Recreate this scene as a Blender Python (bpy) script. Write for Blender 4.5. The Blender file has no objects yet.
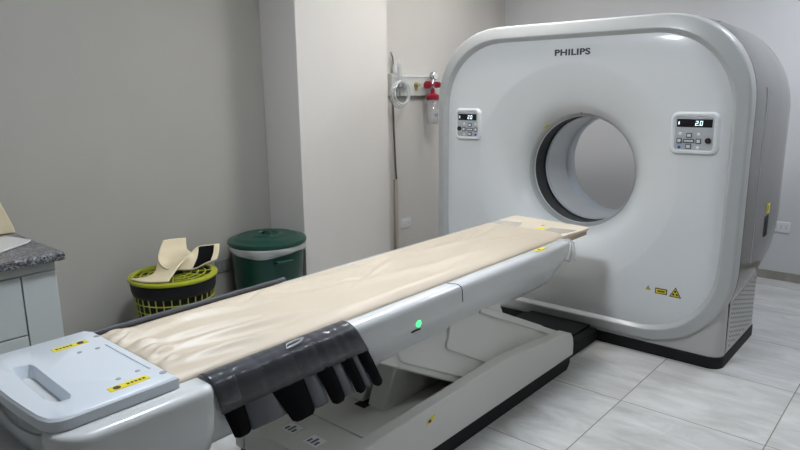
import bpy, bmesh, math, random
from mathutils import Vector, Matrix, noise
random.seed(4)
S = bpy.context.scene
C = S.collection
PI = math.pi

# ------------------------------------------------------------------ camera
cam = bpy.data.objects.new('camera', bpy.data.cameras.new('camera'))
C.objects.link(cam)
cam.data.sensor_width = 36.0
cam.data.lens = 637.0 / 800 * 36.0
cam.data.clip_start = 0.02
pitch, yaw, roll = (math.radians(v) for v in (11.962, -41.310, 0.7207))
fw = Vector((math.sin(yaw) * math.cos(pitch), math.cos(yaw) * math.cos(pitch), -math.sin(pitch)))
rt = fw.cross(Vector((0, 0, 1))).normalized()
dn = fw.cross(rt)
rt2 = rt * math.cos(roll) + dn * math.sin(roll)
dn2 = -rt * math.sin(roll) + dn * math.cos(roll)
M = Matrix((rt2, -dn2, -fw)).transposed().to_4x4()
M.translation = (1.763, -3.53, 1.505)
cam.matrix_world = M
S.camera = cam

# ------------------------------------------------------------------ world, exposure
w = bpy.data.worlds.new('world')
S.world = w
w.use_nodes = True
w.node_tree.nodes['Background'].inputs[0].default_value = (0.8, 0.9, 1, 1)
w.node_tree.nodes['Background'].inputs[1].default_value = 0.3
S.view_settings.view_transform = 'Standard'
S.view_settings.look = 'None'
S.view_settings.gamma = 1
S.view_settings.use_curve_mapping = False
S.view_settings.exposure = 0.0
CEIL = 2.80
# ceiling panels: x, y, size, strength; third and last added as unseen fill
LAMPS = [(0.0, -2.10, 0.36, 108.0), (-0.38, -0.05, 0.36, 70.0), (2.3, -0.5, 0.36, 44.0), (1.35, 1.0, 0.36, 70.0), (-0.95, 0.95, 0.36, 22.0)]
LAMP_COL = [(0.90, 0.97, 1.06), (1.0, 0.98, 0.95), (0.93, 0.975, 1.0), (0.90, 0.96, 1.06), (1.0, 0.98, 0.95)]

# ------------------------------------------------------------------ materials
def mat(name, col, rough=0.5, metal=0.0, coat=0.0, noise_amt=0.0, nscale=8, bump=0.0, bscale=60,
        emit=None, alpha=1.0, trans=0.0, spec=0.5):
    m = bpy.data.materials.new(name)
    m.use_nodes = True
    nt = m.node_tree
    b = nt.nodes['Principled BSDF']
    b.inputs['Base Color'].default_value = (*col, 1)
    b.inputs['Roughness'].default_value = rough
    b.inputs['Metallic'].default_value = metal
    b.inputs['Coat Weight'].default_value = coat
    b.inputs['Coat Roughness'].default_value = 0.08
    b.inputs['Specular IOR Level'].default_value = spec
    b.inputs['Alpha'].default_value = alpha
    b.inputs['Transmission Weight'].default_value = trans
    if emit:
        b.inputs['Emission Color'].default_value = (*emit[0], 1)
        b.inputs['Emission Strength'].default_value = emit[1]
    if noise_amt or bump:
        tc = nt.nodes.new('ShaderNodeTexCoord')
    if noise_amt:
        n = nt.nodes.new('ShaderNodeTexNoise')
        n.inputs['Scale'].default_value = nscale
        n.inputs['Detail'].default_value = 5
        nt.links.new(tc.outputs['Object'], n.inputs['Vector'])
        r = nt.nodes.new('ShaderNodeValToRGB')
        r.color_ramp.elements[0].position = 0.3
        r.color_ramp.elements[1].position = 0.7
        r.color_ramp.elements[0].color = (*[c * (1 - noise_amt) for c in col], 1)
        r.color_ramp.elements[1].color = (*[min(1, c * (1 + noise_amt)) for c in col], 1)
        nt.links.new(n.outputs['Fac'], r.inputs['Fac'])
        nt.links.new(r.outputs['Color'], b.inputs['Base Color'])
    if bump:
        n2 = nt.nodes.new('ShaderNodeTexNoise')
        n2.inputs['Scale'].default_value = bscale
        n2.inputs['Detail'].default_value = 4
        nt.links.new(tc.outputs['Object'], n2.inputs['Vector'])
        bp = nt.nodes.new('ShaderNodeBump')
        bp.inputs['Strength'].default_value = bump
        bp.inputs['Distance'].default_value = 0.01
        nt.links.new(n2.outputs['Fac'], bp.inputs['Height'])
        nt.links.new(bp.outputs['Normal'], b.inputs['Normal'])
    return m

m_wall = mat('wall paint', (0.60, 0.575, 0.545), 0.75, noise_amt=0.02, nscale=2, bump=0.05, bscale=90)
m_wall_left = mat('wall paint shaded', (0.365, 0.35, 0.315), 0.75, noise_amt=0.02, nscale=2, bump=0.05, bscale=90)  # wall paint darkened, the left wall's dimmer light is in the colour
m_wall_right = mat('wall paint darkened', (0.20, 0.19, 0.17), 0.7, noise_amt=0.02, nscale=2)  # unseen wall, darkened to tone down reflections on the gantry side
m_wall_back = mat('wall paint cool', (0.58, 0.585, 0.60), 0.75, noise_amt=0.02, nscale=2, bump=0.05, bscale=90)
m_ceil = mat('ceiling paint', (0.84, 0.84, 0.84), 0.8)
m_white = mat('white enamel plastic', (0.62, 0.67, 0.72), 0.32, coat=0.35, bump=0.012, bscale=300)
m_panel = mat('gantry front plastic', (0.76, 0.78, 0.785), 0.30, coat=0.3, bump=0.01, bscale=300)
m_bezel = mat('gantry grey gloss', (0.45, 0.465, 0.465), 0.34, coat=0.15)
m_hous = mat('gantry side shaded gloss', (0.085, 0.079, 0.069), 0.16, coat=0.4)  # base colour takes in the side's shade and brown reflection
m_skirt = mat('gantry skirt', (0.47, 0.47, 0.45), 0.35, coat=0.2)
m_tbase = mat('table pedestal plastic', (0.62, 0.62, 0.59), 0.42)
m_tbody = mat('table body plastic', (0.61, 0.63, 0.635), 0.27, coat=0.4)
m_black = mat('black plinth', (0.010, 0.010, 0.012), 0.6, spec=0.25)
m_dark = mat('dark gap', (0.010, 0.010, 0.011), 0.6, spec=0.25)
m_dslot = mat('vent slot shade', (0.22, 0.22, 0.21), 0.7)
m_gloss = mat('black display glass', (0.008, 0.008, 0.01), 0.1)
m_window = mat('dark scan window film', (0.014, 0.015, 0.02), 0.35, spec=0.3)
m_digit = mat('lit display digits', (0.7, 0.8, 0.85), 0.5, emit=((0.75, 0.9, 1.0), 1.2))
m_logo = mat('logo grey ink', (0.05, 0.055, 0.065), 0.5)
m_yel = mat('yellow label film', (0.78, 0.66, 0.03), 0.4)
m_ink = mat('label ink', (0.03, 0.028, 0.02), 0.5)
m_pad = mat('cream vinyl pad', (0.57, 0.49, 0.385), 0.42, noise_amt=0.02, nscale=6, bump=0.2, bscale=14)
m_board = mat('cream tabletop board', (0.70, 0.62, 0.50), 0.45)
m_boardedge = mat('tan board edge', (0.42, 0.31, 0.2), 0.5)
m_vinyl = mat('smoky grey vinyl', (0.07, 0.073, 0.085), 0.22, alpha=0.78, bump=0.3, bscale=18)
m_vinyl2 = mat('grey vinyl flap', (0.085, 0.09, 0.105), 0.3, bump=0.2, bscale=25)
m_strap = mat('black velcro strap', (0.004, 0.004, 0.005), 0.9, spec=0.1)
m_green = mat('dark green bin plastic', (0.003, 0.042, 0.028), 0.35, noise_amt=0.06)
m_bag = mat('clear white bag', (0.6, 0.62, 0.6), 0.3, alpha=0.55, bump=0.6, bscale=25)
m_bask = mat('lime basket plastic', (0.36, 0.37, 0.05), 0.45)
m_basklid = mat('lime basket lid', (0.33, 0.35, 0.02), 0.4)
m_foam = mat('cream foam holder', (0.66, 0.56, 0.38), 0.6, noise_amt=0.03)
m_steel = mat('steel', (0.55, 0.56, 0.57), 0.25, metal=0.9)
m_brass = mat('brass', (0.40, 0.36, 0.14), 0.3, metal=0.7)
m_red = mat('red plastic', (0.27, 0.010, 0.025), 0.35)
m_rail = mat('rail aluminium', (0.58, 0.59, 0.56), 0.4, metal=0.1)
m_cab = mat('cabinet laminate', (0.50, 0.53, 0.52), 0.45)
m_sock = mat('socket plastic', (0.70, 0.71, 0.72), 0.4)
m_sockg = mat('socket inlay grey', (0.35, 0.36, 0.37), 0.4)
m_led = mat('green status light', (0.1, 0.9, 0.3), 0.3, emit=((0.08, 1.0, 0.28), 1.6))
m_tube = mat('clear tube', (0.75, 0.78, 0.78), 0.12, alpha=0.45)
m_jar = mat('clear jar plastic', (0.6, 0.6, 0.6), 0.12, alpha=0.35)
m_cond = mat('beige conduit', (0.48, 0.45, 0.38), 0.5)
m_hose = mat('grey hose', (0.12, 0.12, 0.12), 0.5)
m_blue = mat('blue button', (0.03, 0.12, 0.5), 0.4)
m_btn = mat('grey button', (0.10, 0.115, 0.14), 0.4)
m_keypad = mat('keypad grey', (0.50, 0.52, 0.54), 0.4)
m_maroon = mat('maroon plastic', (0.07, 0.015, 0.02), 0.4)
m_btnw = mat('pale button', (0.80, 0.82, 0.84), 0.4)
m_paper = mat('clear acrylic sheet', (0.62, 0.62, 0.62), 0.2)

def granite():
    m = mat('speckled granite', (0.12, 0.12, 0.125), 0.3)
    nt = m.node_tree
    b = nt.nodes['Principled BSDF']
    tc = nt.nodes.new('ShaderNodeTexCoord')
    v = nt.nodes.new('ShaderNodeTexVoronoi')
    v.inputs['Scale'].default_value = 130
    nt.links.new(tc.outputs['Object'], v.inputs['Vector'])
    sx = nt.nodes.new('ShaderNodeSeparateColor')
    nt.links.new(v.outputs['Color'], sx.inputs['Color'])
    r = nt.nodes.new('ShaderNodeValToRGB')
    r.color_ramp.elements[0].color = (0.02, 0.02, 0.022, 1)
    r.color_ramp.elements[1].color = (0.34, 0.34, 0.35, 1)
    e = r.color_ramp.elements.new(0.55)
    e.color = (0.12, 0.12, 0.13, 1)
    nt.links.new(sx.outputs[0], r.inputs['Fac'])
    nt.links.new(r.outputs['Color'], b.inputs['Base Color'])
    return m
m_granite = granite()

def tile_floor():
    m = mat('porcelain floor tiles', (0.5, 0.5, 0.5), 0.38)
    nt = m.node_tree
    b = nt.nodes['Principled BSDF']
    tc = nt.nodes.new('ShaderNodeTexCoord')
    mp = nt.nodes.new('ShaderNodeMapping')
    T = 0.632
    mp.inputs['Location'].default_value = (-0.668 + 4 * T, 0.024 + 8 * T, 0)
    nt.links.new(tc.outputs['Object'], mp.inputs['Vector'])
    br = nt.nodes.new('ShaderNodeTexBrick')
    br.offset = 0
    br.squash = 1
    br.inputs['Scale'].default_value = 1
    br.inputs['Brick Width'].default_value = T
    br.inputs['Row Height'].default_value = T
    br.inputs['Mortar Size'].default_value = 0.0028
    br.inputs['Mortar Smooth'].default_value = 0.2
    br.inputs['Color1'].default_value = (0.0, 0, 0, 1)
    br.inputs['Color2'].default_value = (1, 1, 1, 1)
    br.inputs['Mortar'].default_value = (0.5, 0.5, 0.5, 1)
    nt.links.new(mp.outputs['Vector'], br.inputs['Vector'])
    # streaked stone pattern, shifted for every tile
    mul = nt.nodes.new('ShaderNodeVectorMath'); mul.operation = 'SCALE'
    mul.inputs['Scale'].default_value = 7
    nt.links.new(br.outputs['Color'], mul.inputs[0])
    add = nt.nodes.new('ShaderNodeVectorMath'); add.operation = 'ADD'
    nt.links.new(tc.outputs['Object'], add.inputs[0])
    nt.links.new(mul.outputs[0], add.inputs[1])
    m2 = nt.nodes.new('ShaderNodeMapping')
    m2.inputs['Scale'].default_value = (1.5, 5, 1)
    m2.inputs['Rotation'].default_value = (0, 0, 0.05)
    nt.links.new(add.outputs[0], m2.inputs['Vector'])
    n = nt.nodes.new('ShaderNodeTexNoise')
    n.inputs['Scale'].default_value = 1.6
    n.inputs['Detail'].default_value = 9
    n.inputs['Roughness'].default_value = 0.68
    n.inputs['Distortion'].default_value = 0.6
    nt.links.new(m2.outputs['Vector'], n.inputs['Vector'])
    r = nt.nodes.new('ShaderNodeValToRGB')
    r.color_ramp.elements[0].position = 0.3
    r.color_ramp.elements[0].color = (0.37, 0.362, 0.345, 1)
    r.color_ramp.elements[1].position = 0.68
    r.color_ramp.elements[1].color = (0.60, 0.605, 0.60, 1)
    nt.links.new(n.outputs['Fac'], r.inputs['Fac'])
    mx = nt.nodes.new('ShaderNodeMix'); mx.data_type = 'RGBA'
    nt.links.new(br.outputs['Fac'], mx.inputs[0])
    nt.links.new(r.outputs['Color'], mx.inputs[6])
    mx.inputs[7].default_value = (0.17, 0.15, 0.12, 1)
    nt.links.new(mx.outputs[2], b.inputs['Base Color'])
    return m
m_floor = tile_floor()

def baseboard_mat():
    return mat('grey tile skirting', (0.30, 0.28, 0.25), 0.45, noise_amt=0.15, nscale=12)
m_bb = baseboard_mat()

def vent_mat():
    m = mat('perforated vent', (0.42, 0.42, 0.40), 0.5)
    nt = m.node_tree
    b = nt.nodes['Principled BSDF']
    tc = nt.nodes.new('ShaderNodeTexCoord')
    mp = nt.nodes.new('ShaderNodeMapping')
    mp.inputs['Rotation'].default_value = (PI / 4, 0, 0)
    mp.inputs['Location'].default_value = (-.9405 + .5 / 42, 0, 0)
    mp.inputs['Scale'].default_value = (1, 1, .6)
    nt.links.new(tc.outputs['Object'], mp.inputs['Vector'])
    c = nt.nodes.new('ShaderNodeTexVoronoi')
    c.inputs['Scale'].default_value = 42
    c.inputs['Randomness'].default_value = 0
    nt.links.new(mp.outputs['Vector'], c.inputs['Vector'])
    r = nt.nodes.new('ShaderNodeValToRGB')
    r.color_ramp.elements[0].position = 0.25
    r.color_ramp.elements[0].color = (0.10, 0.10, 0.095, 1)
    r.color_ramp.elements[1].position = 0.33
    r.color_ramp.elements[1].color = (0.45, 0.45, 0.43, 1)
    nt.links.new(c.outputs['Distance'], r.inputs['Fac'])
    nt.links.new(r.outputs['Color'], b.inputs['Base Color'])
    return m
m_vent = vent_mat()

# ------------------------------------------------------------------ mesh helpers
class MB:
    def __init__(s):
        s.v = []; s.f = []
    def face(s, pts):
        i = len(s.v)
        s.v += [tuple(p) for p in pts]
        s.f.append(tuple(range(i, i + len(pts))))
        return s
    def box(s, x0, x1, y0, y1, z0, z1):
        i = len(s.v)
        for z in (z0, z1):
            s.v += [(x0, y0, z), (x1, y0, z), (x1, y1, z), (x0, y1, z)]
        s.f += [tuple(i + k for k in q) for q in ((3, 2, 1, 0), (4, 5, 6, 7), (0, 1, 5, 4), (1, 2, 6, 5), (2, 3, 7, 6), (3, 0, 4, 7))]
        return s
    def loft(s, rings, closed=True, cap0=False, cap1=False, loop=False):
        i = len(s.v); n = len(rings[0])
        for r in rings:
            s.v += [tuple(p) for p in r]
        m = n if closed else n - 1
        R = len(rings)
        for k in range(R if loop else R - 1):
            a0 = i + k * n; b0 = i + ((k + 1) % R) * n
            for j in range(m):
                j2 = (j + 1) % n
                s.f.append((a0 + j, a0 + j2, b0 + j2, b0 + j))
        if cap0: s.f.append(tuple(reversed(range(i, i + n))))
        if cap1: s.f.append(tuple(range(i + (R - 1) * n, i + R * n)))
        return s
    def extrude(s, pts, vec):
        v = Vector(vec)
        a = [Vector(p) for p in pts]
        return s.loft([a, [p + v for p in a]], True, True, True)
    def tube(s, pts, r, n=10, caps=True, loop=False):
        pts = [Vector(p) for p in pts]
        rings = []
        N = len(pts); up = None
        for k, p in enumerate(pts):
            if loop: t = pts[(k + 1) % N] - pts[k - 1]
            else: t = pts[min(k + 1, N - 1)] - pts[max(k - 1, 0)]
            t.normalize()
            if up is None:
                up = Vector((0, 0, 1)) if abs(t.z) < 0.9 else Vector((1, 0, 0))
            up = (up - t * up.dot(t)).normalized()
            u = t.cross(up)
            rr = r[k] if isinstance(r, (list, tuple)) else r
            rings.append([p + (up * math.cos(a) + u * math.sin(a)) * rr for a in (2 * PI * j / n for j in range(n))])
        return s.loft(rings, True, caps and not loop, caps and not loop, loop)
    def lathe(s, prof, c=(0, 0, 0), axis='z', n=48, cap0=False, cap1=False):
        rings = []
        for (r, h) in prof:
            ring = []
            for j in range(n):
                a = 2 * PI * j / n
                if axis == 'z': p = (c[0] + r * math.cos(a), c[1] + r * math.sin(a), c[2] + h)
                elif axis == 'y': p = (c[0] + r * math.cos(a), c[1] + h, c[2] + r * math.sin(a))
                else: p = (c[0] + h, c[1] + r * math.cos(a), c[2] + r * math.sin(a))
                ring.append(p)
            rings.append(ring)
        return s.loft(rings, True, cap0, cap1)
    def build(s, name, m, parent=None, bevel=0, seg=2, angle=35, solid=0, loc=None, subsurf=0):
        me = bpy.data.meshes.new(name)
        off = Vector(loc) if loc is not None else None
        vs = s.v if off is None else [tuple(Vector(p) - off) for p in s.v]
        me.from_pydata(vs, [], s.f)
        bm = bmesh.new(); bm.from_mesh(me)
        bmesh.ops.remove_doubles(bm, verts=bm.verts, dist=1e-6)
        bmesh.ops.recalc_face_normals(bm, faces=bm.faces)
        bm.to_mesh(me); bm.free()
        me.materials.append(m)
        me.shade_smooth()
        if angle < 180: me.set_sharp_from_angle(angle=math.radians(angle))
        o = bpy.data.objects.new(name, me)
        C.objects.link(o)
        if parent is not None:
            o.parent = parent
            w = parent.matrix_world if parent.parent is None else None
            base = Vector((0, 0, 0)); q = parent
            while q is not None:
                base += q.location; q = q.parent
            o.location = (off if off is not None else Vector((0, 0, 0))) - base
        elif off is not None:
            o.location = off
        if solid:
            md = o.modifiers.new('solid', 'SOLIDIFY'); md.thickness = solid; md.offset = 0
        if bevel:
            md = o.modifiers.new('bevel', 'BEVEL'); md.width = bevel; md.segments = seg
            md.limit_method = 'ANGLE'; md.angle_limit = math.radians(40)
            md.harden_normals = False
        if subsurf:
            md = o.modifiers.new('sub', 'SUBSURF'); md.levels = subsurf; md.render_levels = subsurf
        return o

def thing(name, label, cat, loc, group=None):
    o = bpy.data.objects.new(name, None)
    C.objects.link(o)
    o.location = loc
    o['label'] = label; o['category'] = cat
    if group: o['group'] = group
    return o
def tag(o, label, cat, group=None):
    o['label'] = label; o['category'] = cat
    if group: o['group'] = group
    return o
def struct(o):
    o['kind'] = 'structure'
    return o
def box(name, m, parent, *d, bevel=0.0, **k):
    return MB().box(*d).build(name, m, parent, bevel=bevel, **k)

def rrect(hw, z0, z1, r, y, N=128, e=2.15):
    """rounded rectangle in the X-Z plane, N points, evenly spread by direction"""
    cz = (z0 + z1) / 2; hh = (z1 - z0) / 2
    out = []
    for j in range(N):
        a = 2 * PI * j / N
        dx, dz = math.cos(a), math.sin(a)
        lo, hi = 0.0, 3.0
        for _ in range(40):
            t = (lo + hi) / 2
            x, z = abs(dx * t), abs(dz * t)
            ux, uz = x - (hw - r), z - (hh - r)
            if ux > 0 and uz > 0: ins = (ux / r) ** e + (uz / r) ** e < 1
            else: ins = x < hw and z < hh
            if ins: lo = t
            else: hi = t
        out.append((dx * lo, y, cz + dz * lo))
    return out
def rr2(x0, x1, y0, y1, r, z, n=6):
    """plan rounded rectangle at height z"""
    pts = []
    for cx, cy, a0 in ((x1 - r, y1 - r, 0), (x0 + r, y1 - r, 90), (x0 + r, y0 + r, 180), (x1 - r, y0 + r, 270)):
        for k in range(n + 1):
            a = math.radians(a0 + 90 * k / n)
            pts.append((cx + r * math.cos(a), cy + r * math.sin(a), z))
    return pts

# ------------------------------------------------------------------ room
XR, YF, YB = 3.2, -5.2, 2.07
XL = -1.755
XP, YP0, YP1 = -1.40, -0.88, -0.045
struct(box('floor', m_floor, None, XL - .1, XR + .1, YF - .1, YB + .1, -0.08, 0))
struct(box('ceiling', m_ceil, None, XL - .1, XR + .1, YF - .1, YB + .1, CEIL, CEIL + .08))
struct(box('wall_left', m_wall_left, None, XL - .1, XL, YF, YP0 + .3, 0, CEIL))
struct(box('wall_left_rear', m_wall, None, XL - .1, XL, YP0 + .3, YB, 0, CEIL))
struct(box('wall_pillar', m_wall, None, XL, XP, YP0, YP1, 0, CEIL, bevel=0.004))
struct(box('wall_back', m_wall_back, None, XL - .1, XR + .1, YB, YB + .1, 0, CEIL))
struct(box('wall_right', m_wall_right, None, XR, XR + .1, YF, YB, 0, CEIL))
struct(box('wall_front', m_wall, None, XL - .1, XR + .1, YF - .1, YF, 0, CEIL))
struct(box('baseboard_back', m_bb, None, XL, XR, YB - .012, YB, 0, 0.068, bevel=.002))
struct(box('baseboard_left', m_bb, None, XL, XL + .012, YF, YP0, 0, 0.068, bevel=.002))
struct(box('baseboard_left_rear', m_bb, None, XL, XL + .012, YP1, YB, 0, 0.068, bevel=.002))
struct(box('baseboard_pillar', m_bb, None, XP, XP + .012, YP0, YP1, 0, 0.068, bevel=.002))
struct(box('baseboard_right', m_bb, None, XR - .012, XR, YF, YB, 0, 0.068, bevel=.002))

for i, (lx, ly, sz, st) in enumerate(LAMPS):
    where = ('over the head of the scanner table', 'above the mouth of the scanner bore', 'added as fill far to the right of the scanner body', 'behind and to the right of the scanner body', 'added as fill by the rear left corner of the room')[i]
    t = thing('ceiling_light', 'square white ceiling light panel ' + where, 'ceiling light', (lx, ly, CEIL), 'ceiling light panels')
    h = sz / 2
    fr = MB()
    fr.box(lx - h - .02, lx + h + .02, ly - h - .02, ly - h, CEIL - .03, CEIL)
    fr.box(lx - h - .02, lx + h + .02, ly + h, ly + h + .02, CEIL - .03, CEIL)
    fr.box(lx - h - .02, lx - h, ly - h, ly + h, CEIL - .03, CEIL)
    fr.box(lx + h, lx + h + .02, ly - h, ly + h, CEIL - .03, CEIL)
    fr.build('frame', m_white, t)
    ml = mat('lamp diffuser', (0.9, 0.9, 0.9), 0.5, emit=(LAMP_COL[i], st))
    MB().box(lx - h, lx + h, ly - h, ly + h, CEIL - .02, CEIL - .004).build('diffuser', ml, t)

# ------------------------------------------------------------------ scanner gantry
G = thing('ct_scanner_gantry', 'large white ring shaped CT scanner body with round bore and rounded corners', 'CT scanner', (0, 0.45, 0))
ZC = 1.0
N = 128
def circ(r, y, N=N):
    """circle about the bore, points matched by direction to rrect about the panel centre"""
    return [(r * math.cos(2 * PI * j / N), y, ZC + r * math.sin(2 * PI * j / N)) for j in range(N)]
# front panel: flat plate dishing into the throat of the bore
PAN = dict(hw=.885, z0=.165, z1=1.785, r=.43)
fp = MB()
rings = [rrect(PAN['hw'] + .004, PAN['z0'] - .004, PAN['z1'] + .004, PAN['r'], 0.003), rrect(PAN['hw'] - .001, PAN['z0'] + .001, PAN['z1'] - .001, PAN['r'], 0.0)]
inner = rings[-1]
c65 = circ(.652, 0.0)
for t in (.35, .7):
    rings.append([tuple(a[k] * (1 - t) + b[k] * t for k in range(3)) for a, b in zip(inner, c65)])
rings.append(c65)
for r, y in ((.645, .0006), (.63, .0025), (.60, .0075), (.56, .016), (.52, .027), (.48, .042), (.445, .060), (.415, .083), (.392, .108),
             (.372, .138), (.358, .165), (.349, .188), (.344, .205), (.340, .212), (.335, .214), (.333, .220), (.335, .226)):
    rings.append(circ(r, y))
fp.loft(rings)
fp.build('front_panel', m_panel, G, angle=50)
# bezel ring
bz = MB()
bz.loft([rrect(.885, .165, 1.785, .43, .010), rrect(.886, .164, 1.786, .43, .001), rrect(.902, .148, 1.803, .435, -.022), rrect(.905, .145, 1.806, .437, -.0245),
         rrect(.910, .140, 1.811, .44, -.0255), rrect(.955, .094, 1.864, .465, -.014), rrect(.962, .087, 1.873, .47, -.010), rrect(.967, .081, 1.879, .473, .000),
         rrect(.970, .078, 1.883, .475, .015), rrect(.971, .076, 1.885, .475, .075), rrect(.966, .08, 1.881, .475, .079)])
bz.build('front_bezel', m_bezel, G, angle=14)
# housing shell
hs = MB()
hs.loft([rrect(.955, .090, 1.870, .465, .079), rrect(.972, .076, 1.884, .475, .081), rrect(.976, .074, 1.886, .478, .16), rrect(.980, .09, 1.888, .49, .35),
         rrect(.982, .13, 1.886, .505, .6), rrect(.982, .17, 1.880, .52, .80), rrect(.978, .22, 1.872, .53, .88), rrect(.965, .26, 1.855, .52, .94),
         rrect(.925, .34, 1.818, .50, .975), rrect(.88, .39, 1.77, .47, .99), circ(.56, .99), circ(.48, .97), circ(.42, .93), circ(.375, .87),
         circ(.345, .79), circ(.335, .735)])
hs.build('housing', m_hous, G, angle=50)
# seams of the housing
sm = MB()
def seam(y, hw, z0, z1, r, j0, j1, wdt=.003, NN=256):
    a = rrect(hw + .0008, z0, z1 + .0008, r, y, NN); b = rrect(hw + .0008, z0, z1 + .0008, r, y + wdt, NN)
    return [(a[j % NN], b[j % NN]) for j in range(j0, j1)]
# bore lining
MB().lathe([(.336, .222), (.336, .232), (.342, .236), (.342, .372), (.336, .376)], (0, 0, ZC), 'y', 96).build('scan_window', m_window, G)
MB().lathe([(.337, .366), (.329, .368), (.329, .384), (.335, .388)], (0, 0, ZC), 'y', 96).build('window_ring', m_white, G)
MB().lathe([(.335, .386), (.335, .735)], (0, 0, ZC), 'y', 96).build('bore_liner', m_panel, G)
MB().lathe([(.335, .655), (.322, .665), (.320, .69), (.328, .75), (.345, .80), (.372, .87)], (0, 0, ZC), 'y', 96).build('rear_flare', m_white, G)
# skirt
def plan(x, y0, y1, r, z): return rr2(-x, x, y0, y1, r, z, 8)
sk = MB().loft([plan(.938, .004, .74, .07, .062), plan(.936, .006, .74, .07, .30), plan(.93, .02, .74, .07, .46)], True, True, True)
sk.build('skirt', m_skirt, G, angle=40)
pl = MB().loft([plan(.944, -.006, .745, .075, 0.0), plan(.944, -.006, .745, .075, .062), plan(.938, 0, .74, .07, .064)], True, True, True)
pl.build('plinth', m_black, G)
vp = MB().box(.936, .9405, .105, .66, .075, .40)
vp = vp.build('vent_panel', m_skirt, G, bevel=.002)
sl = MB()
for a in range(10):
    for b in range(11):
        y = .15 + a * .0525; z = .10 + b * .0265 + (.01325 if a % 2 else 0)
        dy, dz, e = .0200, .0085, .0042
        sl.face([(.9411, y - dy, z + dz - e), (.9411, y - dy, z + dz + e), (.9411, y + dy, z - dz + e), (.9411, y + dy, z - dz - e)])
sl.build('vent_slots', m_dslot, vp)
MB().box(.9345, .9392, .088, .091, .062, .42).build('skirt_seam', m_dark, G)

# housing trims: side seam, handle pocket and sticker
box('side_seam', m_white, G, .977, .9800, .275, .279, .55, 1.5)
box('side_pocket', m_dark, G, .9800, .9832, .50, .585, .655, .775, bevel=.001)
ss = box('side_sticker', m_yel, G, .9805, .9835, .52, .59, .79, .845)
box('sticker_mark', m_ink, ss, .9835, .9842, .535, .55, .80, .835)
seam_pts = []
SEC = [(.16, .976, .074, 1.886, .478), (.35, .980, .09, 1.888, .49), (.6, .982, .13, 1.886, .505), (.80, .982, .17, 1.880, .52)]
for k in range(13):
    yy = .16 + .44 * k / 12
    for A_, B_ in zip(SEC, SEC[1:]):
        if A_[0] <= yy <= B_[0] + 1e-6:
            t = (yy - A_[0]) / (B_[0] - A_[0])
            p = [A_[q] + (B_[q] - A_[q]) * t for q in range(1, 5)]
            break
    a_, b_ = rrect(*p, yy, 512)[70 + k // 2], rrect(*p, yy, 512)[70 + (k + 1) // 2]
    seam_pts.append((Vector(a_) + Vector(b_)) / 2)
MB().tube(seam_pts, .0018, 6).build('shoulder_seam', m_dark, G)

# logo
cu = bpy.data.curves.new('logo', 'FONT')
cu.body = 'PHILIPS'
cu.size = 0.0475; cu.offset = 0.0017; cu.extrude = 0.0006; cu.space_character = 1.06
cu.align_x = 'CENTER'
tmp = bpy.data.objects.new('tmp', cu)
C.objects.link(tmp)
bpy.context.view_layer.update()
me = bpy.data.meshes.new_from_object(tmp.evaluated_get(bpy.context.evaluated_depsgraph_get()))
bpy.data.objects.remove(tmp)
W_ = max(v.co.x for v in me.vertices) - min(v.co.x for v in me.vertices)
sc = .222 / W_
for v in me.vertices: v.co = Vector((v.co.x * sc, v.co.y, v.co.z))
me.materials.clear(); me.materials.append(m_logo)
lo = bpy.data.objects.new('logo', me)
C.objects.link(lo); lo.parent = G
lo.rotation_euler = (PI / 2, 0, 0)
lo.location = (0.004, -.0012 - .45, 1.692)

# warning labels at the lower right of the front panel
def tri(x, z, s, y, m, name, parent, inset=0):
    return MB().extrude([(x - s / 2 + inset * .9, y, z + inset * .55), (x + s / 2 - inset * .9, y, z + inset * .55), (x, y, z + s * .88 - inset)], (0, .0012, 0)).build(name, m, parent)
for x, z, s in ((.532, .378, .028), (.682, .362, .066)):
    a = tri(x, z, s, -.0016, m_ink, 'warning_triangle', G)
    tri(x, z, s, -.0028, m_yel, 'triangle_face', a, s * .13)
    if s > .05:
        for k in range(3):
            an = PI / 2 + k * 2 * PI / 3
            cx, cz = x + .011 * math.cos(an), z + .022 + .011 * math.sin(an)
            MB().lathe([(.0005, 0), (.0062, 0), (.0062, -.0008)], (cx, -.0028, cz), 'y', 10, True, True).build('trefoil_blade', m_ink, a)
    else:
        MB().box(x - .002, x + .002, -.0034, -.0028, z + .006, z + .016).build('exclamation_mark', m_ink, a)
a = box('warning_plate', m_ink, G, .572, .638, -.0016, 0, .366, .398)
box('plate_face', m_yel, a, .577, .633, -.0026, -.0016, .371, .393)
box('plate_text', m_ink, a, .584, .626, -.0032, -.0026, .378, .386)

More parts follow.
